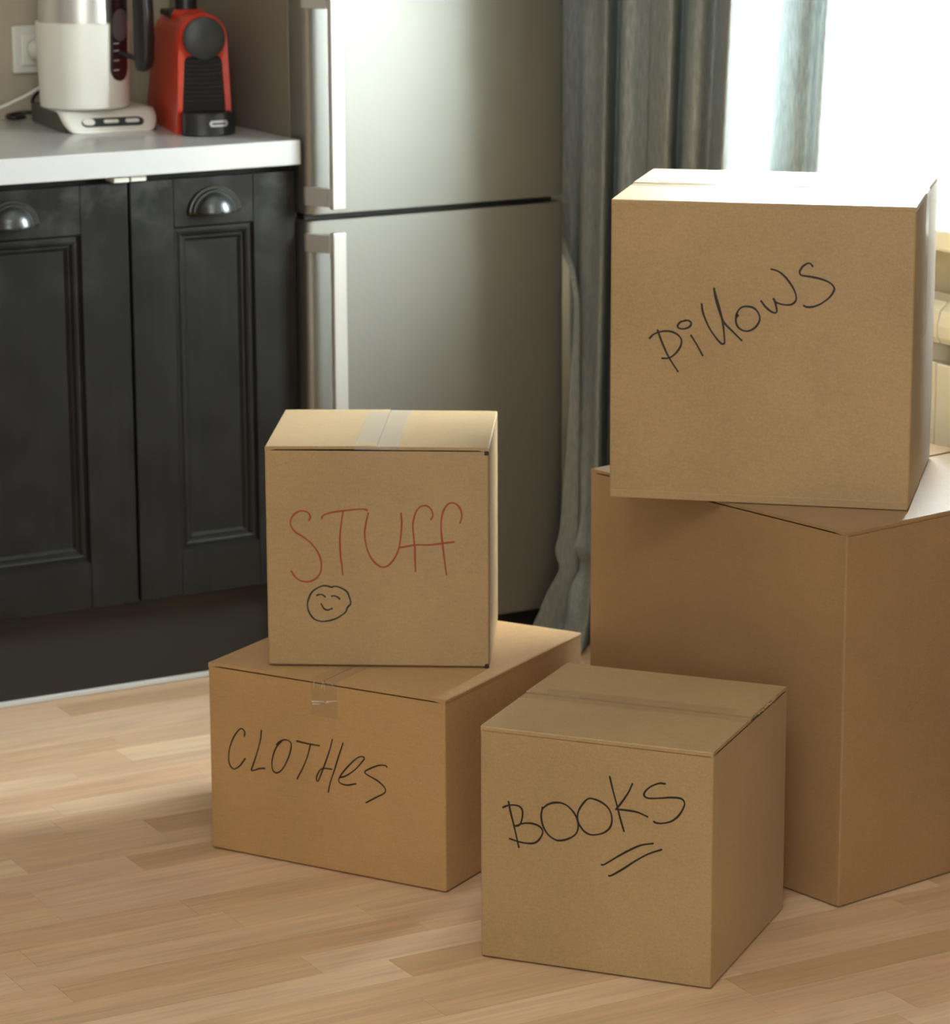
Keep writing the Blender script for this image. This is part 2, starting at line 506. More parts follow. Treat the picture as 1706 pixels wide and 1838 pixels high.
SMILEY = [[(-0.0647, 0.1134), (-0.0695, 0.1150), (-0.0760, 0.1153), (-0.0842, 0.1120), (-0.0916, 0.1061), (-0.0955, 0.0985), (-0.0979, 0.0901), (-0.0969, 0.0809), (-0.0930, 0.0725), (-0.0873, 0.0670), (-0.0784, 0.0646), (-0.0686, 0.0657), (-0.0588, 0.0687), (-0.0506, 0.0738), (-0.0448, 0.0789), (-0.0426, 0.0848), (-0.0387, 0.0890), (-0.0381, 0.0932), (-0.0404, 0.1016), (-0.0436, 0.1079), (-0.0517, 0.1129), (-0.0590, 0.1148), (-0.0647, 0.1134)],
    [(-0.0847, 0.1016), (-0.0811, 0.1030), (-0.0766, 0.1024), (-0.0733, 0.0999)],
    [(-0.0641, 0.1008), (-0.0600, 0.1012), (-0.0559, 0.0994), (-0.0532, 0.0968)],
    [(-0.0787, 0.0895), (-0.0757, 0.0836), (-0.0708, 0.0808), (-0.0668, 0.0820), (-0.0640, 0.0832)]]
PILLOWS = [[(-0.1385, 0.2324), (-0.1322, 0.2157), (-0.1231, 0.1965), (-0.1105, 0.1773)],
    [(-0.1491, 0.2212), (-0.1447, 0.2260), (-0.1359, 0.2302), (-0.1235, 0.2317), (-0.1137, 0.2288), (-0.1074, 0.2234), (-0.1059, 0.2176), (-0.1082, 0.2095), (-0.1151, 0.2003), (-0.1231, 0.1950), (-0.1320, 0.1944)],
    [(-0.0930, 0.2269), (-0.0852, 0.2147), (-0.0771, 0.2003)],
    [(-0.1015, 0.2466), (-0.1077, 0.2446), (-0.1115, 0.2392), (-0.1085, 0.2358), (-0.1014, 0.2358), (-0.0952, 0.2387), (-0.0930, 0.2434), (-0.0962, 0.2468), (-0.1015, 0.2470)],
    [(-0.0794, 0.2698), (-0.0769, 0.2567), (-0.0688, 0.2384), (-0.0598, 0.2254), (-0.0526, 0.2177), (-0.0486, 0.2173), (-0.0477, 0.2205), (-0.0494, 0.2382), (-0.0532, 0.2575), (-0.0597, 0.2802), (-0.0628, 0.2915)],
    [(-0.0628, 0.2915), (-0.0614, 0.2801), (-0.0568, 0.2644), (-0.0495, 0.2470), (-0.0388, 0.2359), (-0.0249, 0.2226)],
    [(-0.0300, 0.2556), (-0.0321, 0.2582), (-0.0329, 0.2476), (-0.0292, 0.2397), (-0.0213, 0.2356), (-0.0125, 0.2368), (-0.0048, 0.2432), (-0.0009, 0.2522), (-0.0033, 0.2609), (-0.0095, 0.2669), (-0.0183, 0.2687), (-0.0261, 0.2668), (-0.0313, 0.2600), (-0.0324, 0.2529)],
    [(0.0005, 0.2765), (0.0071, 0.2683), (0.0150, 0.2624), (0.0203, 0.2614), (0.0216, 0.2653), (0.0191, 0.2757), (0.0170, 0.2800)],
    [(0.0170, 0.2800), (0.0200, 0.2757), (0.0288, 0.2729), (0.0375, 0.2725), (0.0435, 0.2748), (0.0471, 0.2801), (0.0458, 0.2889), (0.0404, 0.2992), (0.0315, 0.3103), (0.0227, 0.3170), (0.0136, 0.3197)],
    [(0.0680, 0.3253), (0.0650, 0.3287), (0.0607, 0.3286), (0.0547, 0.3241), (0.0510, 0.3170), (0.0540, 0.3127), (0.0645, 0.3113), (0.0784, 0.3088), (0.0906, 0.3043), (0.0967, 0.2984), (0.0968, 0.2931), (0.0910, 0.2842), (0.0808, 0.2760), (0.0705, 0.2713), (0.0618, 0.2705), (0.0575, 0.2722)]]
CLOTHES = [[(-0.1329, 0.1738), (-0.1318, 0.1794), (-0.1350, 0.1840), (-0.1400, 0.1832), (-0.1469, 0.1756), (-0.1535, 0.1644), (-0.1584, 0.1503), (-0.1600, 0.1374), (-0.1581, 0.1283), (-0.1536, 0.1239), (-0.1491, 0.1241), (-0.1408, 0.1302), (-0.1321, 0.1415)],
    [(-0.1040, 0.1867), (-0.1056, 0.1740), (-0.1104, 0.1576), (-0.1171, 0.1393), (-0.1223, 0.1263)],
    [(-0.1223, 0.1263), (-0.1183, 0.1263), (-0.1092, 0.1304), (-0.0993, 0.1324)],
    [(-0.0794, 0.1702), (-0.0743, 0.1748), (-0.0671, 0.1786), (-0.0600, 0.1790), (-0.0551, 0.1754), (-0.0558, 0.1660), (-0.0605, 0.1528), (-0.0679, 0.1392), (-0.0752, 0.1310), (-0.0815, 0.1289), (-0.0863, 0.1324), (-0.0875, 0.1424), (-0.0845, 0.1553), (-0.0789, 0.1671), (-0.0707, 0.1758)],
    [(-0.0458, 0.1802), (-0.0300, 0.1792), (-0.0089, 0.1790)],
    [(-0.0233, 0.1787), (-0.0285, 0.1608), (-0.0359, 0.1441), (-0.0460, 0.1257)],
    [(0.0126, 0.1911), (0.0086, 0.1774), (0.0013, 0.1577), (-0.0070, 0.1378), (-0.0115, 0.1281), (-0.0142, 0.1289), (-0.0131, 0.1360), (-0.0077, 0.1447), (-0.0007, 0.1478), (0.0107, 0.1483)],
    [(0.0297, 0.1886), (0.0224, 0.1687), (0.0151, 0.1475), (0.0078, 0.1277), (0.0049, 0.1148)],
    [(0.0245, 0.1386), (0.0342, 0.1427), (0.0482, 0.1534), (0.0588, 0.1651), (0.0637, 0.1720), (0.0598, 0.1741), (0.0519, 0.1705), (0.0396, 0.1590), (0.0273, 0.1447), (0.0219, 0.1346), (0.0253, 0.1302), (0.0357, 0.1294), (0.0497, 0.1336)],
    [(0.0997, 0.1653), (0.0967, 0.1671), (0.0863, 0.1655), (0.0725, 0.1588), (0.0641, 0.1528), (0.0689, 0.1490), (0.0826, 0.1442), (0.0929, 0.1381), (0.0971, 0.1324), (0.0945, 0.1269), (0.0823, 0.1195), (0.0658, 0.1091)]]
BOOKS = [[(-0.1159, 0.2136), (-0.1135, 0.2014), (-0.1086, 0.1828), (-0.1045, 0.1656), (-0.1020, 0.1550)],
    [(-0.1233, 0.2054), (-0.1168, 0.2087), (-0.1069, 0.2103), (-0.0995, 0.2083), (-0.0968, 0.2019), (-0.0979, 0.1922), (-0.1012, 0.1845), (-0.1069, 0.1827)],
    [(-0.1069, 0.1827), (-0.0954, 0.1876), (-0.0840, 0.1888), (-0.0742, 0.1863), (-0.0696, 0.1805), (-0.0717, 0.1730), (-0.0782, 0.1649), (-0.0872, 0.1619), (-0.1004, 0.1621), (-0.1143, 0.1648)],
    [(-0.0701, 0.2116), (-0.0717, 0.2002), (-0.0693, 0.1877), (-0.0627, 0.1773), (-0.0530, 0.1714), (-0.0448, 0.1713), (-0.0351, 0.1748), (-0.0254, 0.1821), (-0.0219, 0.1921), (-0.0242, 0.2045), (-0.0320, 0.2147), (-0.0417, 0.2202), (-0.0523, 0.2205), (-0.0620, 0.2171), (-0.0693, 0.2109)],
    [(-0.0127, 0.2274), (-0.0183, 0.2196), (-0.0226, 0.2095), (-0.0219, 0.1985), (-0.0157, 0.1889), (-0.0076, 0.1843), (0.0020, 0.1848), (0.0133, 0.1894), (0.0212, 0.1983), (0.0227, 0.2104), (0.0187, 0.2210), (0.0098, 0.2278), (0.0002, 0.2310), (-0.0079, 0.2312), (-0.0135, 0.2265)],
    [(0.0197, 0.2629), (0.0241, 0.2453), (0.0298, 0.2255), (0.0339, 0.2102), (0.0389, 0.1942)],
    [(0.0495, 0.2571), (0.0448, 0.2463), (0.0370, 0.2335), (0.0283, 0.2214)],
    [(0.0283, 0.2214), (0.0418, 0.2219), (0.0562, 0.2212), (0.0697, 0.2170)],
    [(0.0922, 0.2625), (0.0843, 0.2620), (0.0733, 0.2563), (0.0662, 0.2489), (0.0652, 0.2440), (0.0703, 0.2412), (0.0845, 0.2428), (0.1002, 0.2456), (0.1128, 0.2459), (0.1179, 0.2411), (0.1161, 0.2330), (0.1100, 0.2228), (0.1006, 0.2146), (0.0896, 0.2108), (0.0817, 0.2102), (0.0782, 0.2115)],
    [(0.0098, 0.1462), (0.0135, 0.1472), (0.0295, 0.1588), (0.0454, 0.1696), (0.0613, 0.1785), (0.0772, 0.1829)],
    [(0.0196, 0.1330), (0.0233, 0.1341), (0.0376, 0.1440), (0.0535, 0.1564), (0.0710, 0.1682), (0.0884, 0.1763)]]

# ================================================================ THE ROOM
WALL_Y = 5.165          # kitchen back wall
WALL_X = 3.035          # window wall (room face)
GLASS_X = 3.16


def struct(name, bm, mat, parent=None, label=None):
    o = obj(name, bm, mat, parent, label=label)
    if parent is None:
        o['kind'] = 'structure'
    return o


floor = struct('floor', box_bm(-1.6, 3.5, -2.1, 5.6, -0.06, -0.0085), 'floor', label='beech laminate floor laid in short staves')
struct('wall_back', box_bm(-1.6, WALL_X, WALL_Y, WALL_Y + .12, -0.0085, 2.62), 'wall', label='beige plaster wall behind the worktop')
bm = bmesh.new()
WY0, WY1, WZ0, WZ1 = 3.20, 4.55, 0.775, 1.75
bx(bm, WALL_X, GLASS_X + .1, -2.1, WALL_Y + .12, -0.0085, WZ0)
bx(bm, WALL_X, GLASS_X + .1, -2.1, WALL_Y + .12, WZ1, 2.62)
bx(bm, WALL_X, GLASS_X + .1, -2.1, WY0, WZ0, WZ1)
bx(bm, WALL_X, GLASS_X + .1, 4.90, WALL_Y + .12, WZ0, WZ1)
struct('wall_right', bm, 'wall', label='wall with the window, behind the curtain and radiator')
struct('wall_left', box_bm(-1.72, -1.6, -2.1, WALL_Y + .12, -0.0085, 2.62), 'room_wall', label='pale wall on the left')
struct('wall_front', box_bm(-1.72, GLASS_X + .1, -2.22, -2.1, -0.0085, 2.62), 'room_wall', label='pale wall behind the viewer')
struct('ceiling', box_bm(-1.72, GLASS_X + .1, -2.22, WALL_Y + .12, 2.62, 2.70), 'ceiling', label='white ceiling')

# window: frame and three panes at the far side of the deep reveal
WY1 = 4.90
win = struct('window_1', box_bm(GLASS_X - .03, GLASS_X + .04, WY0, WY1, 0.79, 0.895, bevel=.006), 'frame', label='white window at the back of the deep sill')
obj('window_frame', box_bm(GLASS_X - .03, GLASS_X + .04, WY0, WY1, WZ1 - .06, WZ1, bevel=.006), 'frame', win)
for y in (WY0, WY1 - .06):
    obj('window_frame', box_bm(GLASS_X - .03, GLASS_X + .04, y, y + .06, 0.895, WZ1 - .06, bevel=.006), 'frame', win)
for y0, y1 in ((WY0 + .06, WY1 - .06),):
    obj('window_pane', box_bm(GLASS_X, GLASS_X + .006, y0, y1, 0.895, WZ1 - .06), 'glass', win)
bm = bmesh.new()
bx(bm, 2.935, WALL_X - .0005, 3.05, 5.05, 0.775, 0.8085, bevel=.005, seg=2)
bx(bm, WALL_X - .002, GLASS_X - .03, WY0 + .001, 4.899, 0.775, 0.8085)
struct('trim_1', bm, 'sill', label='deep cream window sill above the radiator')

# ---------------------------------------------------------------- floor staves
SW = 0.067
LENS = (0.29, 0.36, 0.43, 0.50, 0.58)
meshes = []
for L in LENS:
    bmm = box_bm(0.0002, L - 0.0002, 0.00015, SW - 0.00015, -0.0085, 0.0)
    bmesh.ops.recalc_face_normals(bmm, faces=bmm.faces)
    me = bpy.data.meshes.new('floor_stave')
    bmm.to_mesh(me); bmm.free()
    me.materials.append(MAT['floor'])
    meshes.append(me)
rest = bmesh.new()
rng = random.Random(21)
row = 0
y = -2.09
Y_ANCHOR = 4.398
n0 = int((Y_ANCHOR + 2.09) / SW)
y = Y_ANCHOR - n0 * SW
count = 0
while y < WALL_Y:
    # each third row starts a new board; ends of staves are staggered
    x = -1.6 - rng.random() * 0.45
    while x < WALL_X - 0.02:
        i = rng.randrange(len(LENS))
        L = LENS[i]
        near = 1.02 < x + L and x < 2.98 and 2.62 < y < 4.70 and count < 290
        # keep only what the lens can reach as single staves
        if near and x + L > 1.02 and (x + L) < 3.03:
            o = bpy.data.objects.new('floor_stave', meshes[i])
            COL.objects.link(o)
            o.parent = floor
            o.location = (x, y, 0)
            count += 1
        else:
            x1 = min(x + L, WALL_X)
            if x1 - max(x, -1.6) > .01:
                bx(rest, max(x, -1.6) + .0002, x1 - .0002, y + .00015, min(y + SW, WALL_Y) - .00015, -0.0085, 0)
        x += L
    y += SW
    row += 1
o = obj('floor_staves', rest, 'floor', floor)
o['kind'] = 'stuff'

# ================================================================ KITCHEN
DOOR_Y = 4.6476


def cup_handle(parent, cx, cz):
    """half-round cup pull: rim plate and a hollow bulging dome"""
    bm = bmesh.new()
    n = 24
    a, h = 0.047, 0.043
    # rim: flat half ring, stepped
    for (ra, rb, y0, y1) in ((1.0, 0.74, 0.0, -0.0045), (0.86, 0.60, 0.0, -0.0085)):
        ring = []
        for i in range(n + 1):
            t = math.pi * i / n
            ring.append((bm.verts.new((cx + a * ra * math.cos(t), DOOR_Y, cz + h * ra * math.sin(t))),
                         bm.verts.new((cx + a * ra * .97 * math.cos(t), DOOR_Y + y1, cz + h * ra * .97 * math.sin(t))),
                         bm.verts.new((cx + a * rb * math.cos(t), DOOR_Y + y1, cz + h * rb * math.sin(t)))))
        for A, B in zip(ring, ring[1:]):
            bm.faces.new((A[0], B[0], B[1], A[1]))
            bm.faces.new((A[1], B[1], B[2], A[2]))
    # dome
    rows = 10
    grid = []
    for j in range(rows + 1):
        u = (math.pi / 2) * j / rows
        rr = math.cos(u) * .74 if j < rows else 0.02
        grid.append([bm.verts.new((cx + a * rr * math.cos(math.pi * i / n), DOOR_Y - 0.004 - 0.027 * math.sin(u), cz + h * rr * math.sin(math.pi * i / n) * 1.05)) for i in range(n + 1)])
    for A, B in zip(grid, grid[1:]):
        for i in range(n):
            bm.faces.new((A[i], A[i + 1], B[i + 1], B[i]))
    o = obj('cup_handle', bm, 'pewter', parent, smooth=True, label='dark pewter half-round cup handle')
    s = o.modifiers.new('thickness', 'SOLIDIFY')
    s.thickness = 0.0016
    return o


def moulding_bm(x0, x1, z0, z1):
    prof = [(0, 0), (.0025, .0055), (.0075, .0050), (.0100, .0030), (.0135, .0045), (.0165, .0085), (.0200, .0085), (.0250, .0130), (.0275, .0130)]
    bm = bmesh.new()
    rings = []
    for ins, dep in prof:
        y = DOOR_Y + dep
        rings.append([bm.verts.new(p) for p in ((x0 + ins, y, z0 + ins), (x1 - ins, y, z0 + ins), (x1 - ins, y, z1 - ins), (x0 + ins, y, z1 - ins))])
    for A, B in zip(rings, rings[1:]):
        for i in range(4):
            bm.faces.new((A[i], A[(i + 1) % 4], B[(i + 1) % 4], B[i]))
    return bm


def base_cabinet(xl, xr, px0, px1, label):
    t = thing('base_cabinet', label, 'cabinet', ((xl + xr) / 2, 4.9, 0), 0)
    T = Matrix.Translation((-(xl + xr) / 2, -4.9, 0))

    def part(name, bm, mat, parent, **k):
        bm.transform(T)
        return obj(name, bm, mat, parent, **k)
    bm = bmesh.new()
    bx(bm, xl - .001, xl + .017, DOOR_Y + .023, WALL_Y - .01, .150, .8575)
    bx(bm, xr - .017, xr + .001, DOOR_Y + .023, WALL_Y - .01, .150, .8575)
    bx(bm, xl + .017, xr - .017, DOOR_Y + .025, WALL_Y - .01, .150, .168)
    bx(bm, xl + .017, xr - .017, WALL_Y - .02, WALL_Y - .01, .168, .8575)
    bx(bm, xl + .017, xr - .017, DOOR_Y + .025, DOOR_Y + .10, .8395, .8575)
    part('carcass', bm, 'cab_in', t)
    z0, z1 = .1605, .8480
    zp0, zp1 = .2365, .7700
    door = part('door', box_bm(xl + .004, xr - .004, DOOR_Y + .0135, DOOR_Y + .021, z0 + .004, z1 - .004), 'cab', t)
    for a, b2 in ((xl + .002, px0), (px1, xr - .002)):
        part('stile', box_bm(a, b2, DOOR_Y, DOOR_Y + .0135, z0, z1, bevel=.0015, seg=2), 'cab', door)
    for a, b2 in ((z0, zp0), (zp1, z1)):
        part('rail', box_bm(px0 + .0003, px1 - .0003, DOOR_Y + .0003, DOOR_Y + .0135, a + .0003, b2, bevel=.0006), 'cab', door)
    part('moulding', moulding_bm(px0, px1, zp0, zp1), 'cab', door)
    part('panel', box_bm(px0 + .026, px1 - .026, DOOR_Y + .0128, DOOR_Y + .0135, zp0 + .026, zp1 - .026), 'cab', door)
    h = cup_handle(door, (px0 + px1) / 2 + .001, .7905)
    h.data.transform(T)
    return t


cab_l = base_cabinet(1.5870, 1.9855, 1.6690, 1.9022, 'wide black-brown base cabinet with one panelled door, at the left edge')
cab_r = base_cabinet(1.9865, 2.2815, 2.0630, 2.2040, 'narrow black-brown base cabinet with one panelled door, next to the fridge')
obj('hinge_clip', box_bm(1.958 - 1.78625, 1.9845 - 1.78625, DOOR_Y - .008 - 4.9, DOOR_Y + .03 - 4.9, .8492, .8572, bevel=.001), 'white_plastic', cab_l, label='small white clip under the worktop')
obj('hinge_clip', box_bm(1.9875 - 2.134, 2.014 - 2.134, DOOR_Y - .008 - 4.9, DOOR_Y + .03 - 4.9, .8495, .8572, bevel=.001), 'white_plastic', cab_r, label='small white clip under the worktop')

t = thing('plinth', 'dark kick plate under the base cabinets with a pale sealing strip along the floor', 'plinth', (1.93, 4.70, 0))
obj('kick_board', box_bm(-.345, .351, -.003, .013, .0105, .1490), 'plinth', t)
obj('sealing_strip', box_bm(-.345, .351, -.007, .010, .0002, .0105, bevel=.002), 'seal', t, label='pale grey strip along the floor')

t = thing('worktop', 'glossy white worktop with a thick straight front edge over the dark cabinets', 'worktop', (1.93, 4.9, .8594))
bm = box_bm(1.580 - 1.93, 2.2821 - 1.93, 4.6277 - 4.9, WALL_Y - .001 - 4.9, 0, .0406, bevel=.0022, seg=3)
obj('slab', bm, 'counter', t)

# ---------------------------------------------------------------- fridge
FX0, FX1, FY = 2.2890, 2.7800, 4.6231
fr = thing('fridge', 'tall two-door fridge freezer in brushed stainless steel between worktop and curtain', 'fridge', ((FX0 + FX1) / 2, 4.9, 0))
FT = Matrix.Translation((-(FX0 + FX1) / 2, -4.9, 0))


def fpart(name, bm, mat, parent=fr, **k):
    bm.transform(FT)
    return obj(name, bm, mat, parent, **k)


fpart('case', box_bm(FX0 + .001, FX1 - .001, FY + .060, WALL_Y - .006, .03, 1.74, bevel=.004, seg=2), 'taupe', label='taupe fridge side and back')
fpart('gasket', box_bm(FX0 + .010, FX1 - .010, FY + .030, FY + .0605, .07, 1.72), 'gasket', label='black seal between the doors')


def fdoor(z0, z1):
    bm = bmesh.new()
    n = 14
    # plan outline: gently bowed front with rounded vertical edges
    pts = []
    for i in range(n + 1):
        u = -1 + 2 * i / n
        x = (FX0 + FX1) / 2 + u * (FX1 - FX0) / 2 * .955
        pts.append((x, FY + .0015 * u * u))
    R_ = (FX1 - FX0) / 2 * .045
    left = [(FX0 + R_ * (1 - math.cos(t)) , FY + .0015 + R_ * (1 - math.sin(t))) for t in (0, .4, .8, 1.2)]
    right = [(FX1 - R_ * (1 - math.cos(t)), FY + .0015 + R_ * (1 - math.sin(t))) for t in (1.2, .8, .4, 0)]
    outline = [(FX0, FY + .056)] + left + pts + right + [(FX1, FY + .056)]
    prism(bm, outline, 'z', z0, z1, bevel=.004)
    return bm


up_d = fpart('fridge_door', fdoor(.7765, 1.735), 'steel', smooth=True, label='upper brushed steel door')
lo_d = fpart('freezer_door', fdoor(.055, .7655), 'steel', smooth=True, label='lower brushed steel door')
fpart('base_grille', box_bm(FX0 + .004, FX1 - .004, FY + .030, FY + .06, .012, .052, bevel=.003), 'gasket', label='black base strip')
for x in (FX0 + .04, FX1 - .04):
    fpart('foot', lathe(bmesh.new(), [(.018, 0.0), (.018, .03)], 16, (x, FY + .09)), 'black_plastic')


def fhandle(z0, z1):
    yb = FY - .046
    bar = fpart('handle', box_bm(2.3135, 2.3375, yb, yb + .013, z0, z1, bevel=.002, seg=2), 'handle', label='flat satin bar handle')
    for za in (z0 + .004, z1 - .034):
        bm = bmesh.new()
        prism(bm, [(FX0 + .001, FY + .022), (FX0 - .0005, FY + .004), (2.3090, yb + .010), (2.3150, yb + .012), (2.3120, FY + .004), (FX0 + .012, FY + .010)], 'z', za, za + .030, bevel=.001)
        fpart('bracket', bm, 'handle', bar)
        fpart('screw_cap', lathe(bmesh.new(), [(.006, -.001), (.006, .001)], 14), 'grey_plastic', bar).matrix_local = Matrix.Translation(((FX0 - .0008) - (FX0 + FX1) / 2, FY + .010 - 4.9, za + .015)) @ Matrix.Rotation(math.pi / 2, 4, 'Y')
    return bar


fhandle(.7885, 1.145)
fhandle(.30, .7505)

# ---------------------------------------------------------------- socket and white cable on the back wall
t = thing('wall_socket', 'cream wall socket plate on the beige wall behind the kettle', 'socket', (2.037, WALL_Y, 1.0185))
obj('cover_plate', box_bm(-.0405, .0405, -.010, -.0005, -.0405, .0405, bevel=.003, seg=2), 'white_plastic', t)
obj('inset_frame', box_bm(-.0275, .0275, -.0145, -.010, -.0275, .0275, bevel=.003, seg=2), 'white_plastic', t)
bm = lathe(bmesh.new(), [(.0215, -.0145), (.0215, -.0165), (.0195, -.0165), (.0190, -.0148)], 32)
bm.transform(Matrix.Rotation(math.pi / 2, 4, 'X') @ Matrix.Scale(-1, 4, (0, 0, 1)))
for v in bm.verts:
    v.co.y = -abs(v.co.y)
obj('socket_ring', bm, 'white_plastic', t, smooth=True)
t = thing('power_cable', 'white cable with plug hanging from the wall socket past the kettle', 'cable', (2.037, WALL_Y - .017, 1.0185))
bm = lathe(bmesh.new(), [(.018, 0.0), (.018, .012), (.014, .024), (.008, .030)], 24)
bm.transform(Matrix.Rotation(math.pi / 2, 4, 'X'))
obj('plug', bm, 'white_plastic', t, smooth=True)
pts = [(0, -.020, -.006), (.010, -.028, -.025), (.008, -.030, -.050), (-.020, -.030, -.068), (-.055, -.030, -.083), (-.100, -.030, -.097), (-.180, -.030, -.105), (-.30, -.030, -.108), (-.42, -.03, -.100)]
obj('cord', tube(bmesh.new(), pts, .0032), 'white_plastic', t, smooth=True)

# ---------------------------------------------------------------- kettle on its base
KZ = .90
kb = thing('heating_dock', 'white electric kettle dock with dark sides and three buttons, under the kettle', 'kettle dock', (2.0630, 4.883, KZ), -.13)
W2, D = .082, .240


def sideprof(off=0.0):
    return [(0.0, 0.004), (.006, 0.002), (D - .01, 0.002), (D, .012), (D, .034), (.052, .034), (.040, .0325), (.030, .027), (.012, .010)]


bm = bmesh.new()
prism(bm, [(.016, .0005), (D - .004, .0005), (D - .004, .030), (.050, .030), (.034, .020)], 'x', -W2 + .003, W2 - .003, bevel=.002)
obj('underbody', bm, 'grey_plastic', kb, label='dark grey base body')
# white shell: top plate with a sloping rounded control lip, round in plan at the front corners
bm = bmesh.new()
rows = [(D, .0345), (.12, .0345), (.060, .0345), (.050, .0338), (.042, .0310), (.030, .0240), (.018, .0150), (.008, .0070), (.003, .0035), (0.0, .0010)]
grid = []
for yy, zz in rows:
    # right/left half width shrinks in a round corner towards the lower lip
    k = max(0.0, (.040 - yy) / .040)
    wdt = W2 - .022 * (1 - math.sqrt(max(0, 1 - k ** 2.2)))
    k2 = max(0.0, (yy - (D - .03)) / .03)
    wdt -= .03 * (1 - math.sqrt(max(0, 1 - k2 ** 2)))
    grid.append([bm.verts.new((-wdt + 2 * wdt * i / 12, yy, zz)) for i in range(13)])
for A, B in zip(grid, grid[1:]):
    for i in range(12):
        bm.faces.new((A[i], A[i + 1], B[i + 1], B[i]))
o = obj('cover', bm, 'white_plastic', kb, smooth=True, label='white cover with sloping front')
s = o.modifiers.new('thickness', 'SOLIDIFY'); s.thickness = .003; s.offset = -1
# control strip: dark pill lying on the slope
slope = math.atan2(.0240 - .0070, .030 - .008)
PM = Matrix.Translation((0.004, .0180, .0150)) @ Matrix.Rotation(slope, 4, 'X')


def pill(bm, cx, cy, hw, hh, z0, z1, n=10):
    pts = [(cx + hw - hh + hh * math.cos(a), cy + hh * math.sin(a)) for a in [-math.pi / 2 + math.pi * i / n for i in range(n + 1)]]
    pts += [(cx - hw + hh + hh * math.cos(a), cy + hh * math.sin(a)) for a in [math.pi / 2 + math.pi * i / n for i in range(n + 1)]]
    return prism(bm, pts, 'z', z0, z1)


bm = pill(bmesh.new(), 0, 0, .0530, .0098, .0002, .0018); bm.transform(PM)
strip = obj('control_strip', bm, 'slate_plastic', kb, label='dark oval control strip')
for cx, hw, hh in ((-.0415, .0105, .0078), (-.003, .0130, .0036), (.0330, .0120, .0042)):
    bm = pill(bmesh.new(), cx, 0, hw, hh, .0018, .0032); bm.transform(PM)
    obj('button', bm, 'white_plastic', strip)
bm = tube(bmesh.new(), [(-.060, D - .01, .012), (-.085, D + .015, .012), (-.118, D + .010, .008), (-.112, D - .012, .006), (-.090, D + .0, .006)], .0035)
obj('cord', bm, 'black_plastic', kb, smooth=True, label='black cord at the back')
bm = tube(bmesh.new(), [(-.074, D - .012, .020), (-.070, D + .02, .034), (-.045, D + .035, .052), (-.01, D + .04, .055)], .003)
obj('cord', bm, 'black_plastic', kb, smooth=True, label='black cord at the back')

KX, KY = 2.0540, 4.9800
kt = thing('kettle', 'white and steel electric kettle with smoky water gauge and black handle, standing on its base', 'kettle', (KX, KY, KZ + .0352))
R0, R1 = .0750, .0795
obj('body', lathe(bmesh.new(), [(R0 - .004, 0.0), (R0, .003), (R1, .1415), (R1 - .0005, .1425), (R1 - .004, .1428)], 64), 'white_plastic', kt, smooth=True, label='cream white lower body')
obj('steel_upper', lathe(bmesh.new(), [(.0735, .1428), (.0715, .230), (.0690, .236)], 64), 'steel_bright', kt, smooth=True, label='polished steel upper body')
obj('lid', lathe(bmesh.new(), [(.0680, .236), (.0660, .246), (.045, .252), (.012, .254), (.012, .262), (.002, .264)], 48), 'black_plastic', kt, smooth=True)
bm = bmesh.new()
prism(bm, [(-.022, -.058), (0, -.094), (.022, -.058)], 'z', .196, .234, bevel=.003)
o = obj('spout', bm, 'steel_bright', kt)
o.rotation_euler = (0, 0, math.radians(-62 + 90 + 180))
AZ = math.atan2(-.885, .463)        # gauge and handle share one side


def on_cyl(r, a, z):
    return Vector((r * math.cos(a), r * math.sin(a), z))


def gauge_bm(hw, z0, z1, rad, lift, round_top=False):
    """oval window strip wrapped on the tapering body"""
    bm = bmesh.new()
    nz, na = 90, 10
    rows = []
    for j in range(nz + 1):
        z = z0 + (z1 - z0) * (j / nz)
        f = 1.0
        if z - z0 < hw:
            f = math.sqrt(max(0.0004, 1 - ((hw - (z - z0)) / hw) ** 2))
        if round_top and z1 - z < hw:
            f = min(f, math.sqrt(max(0.0004, 1 - ((hw - (z1 - z)) / hw) ** 2)))
        r = rad(z) + lift
        rows.append([bm.verts.new(on_cyl(r, AZ + hw / r * f * (-1 + 2 * i / na), z)) for i in range(na + 1)])
    for A, B in zip(rows, rows[1:]):
        for i in range(na):
            bm.faces.new((A[i], A[i + 1], B[i + 1], B[i]))
    return bm


def body_r(z):
    return R0 + (R1 - R0) * min(1, z / .1415)


g = obj('water_gauge', gauge_bm(.0225, .046, .228, body_r, .0012), 'gauge', kt, smooth=True, label='smoky dark see-through water gauge')
s = g.modifiers.new('thickness', 'SOLIDIFY'); s.thickness = .002
obj('gauge_upper', gauge_bm(.0190, .112, .165, body_r, .0022, True), 'gauge_top', g, smooth=True, label='lighter empty part of the gauge')
bm = bmesh.new()
for z in (.064, .080, .096, .108):
    rr = body_r(z) + .0024
    q = [bm.verts.new(on_cyl(rr, AZ - .22 + .16 * i, z + dz)) for i, dz in ((0, 0), (1, 0), (1, .0018), (0, .0018))]
    bm.faces.new(q)
obj('level_marks', bm, 'mark', g)
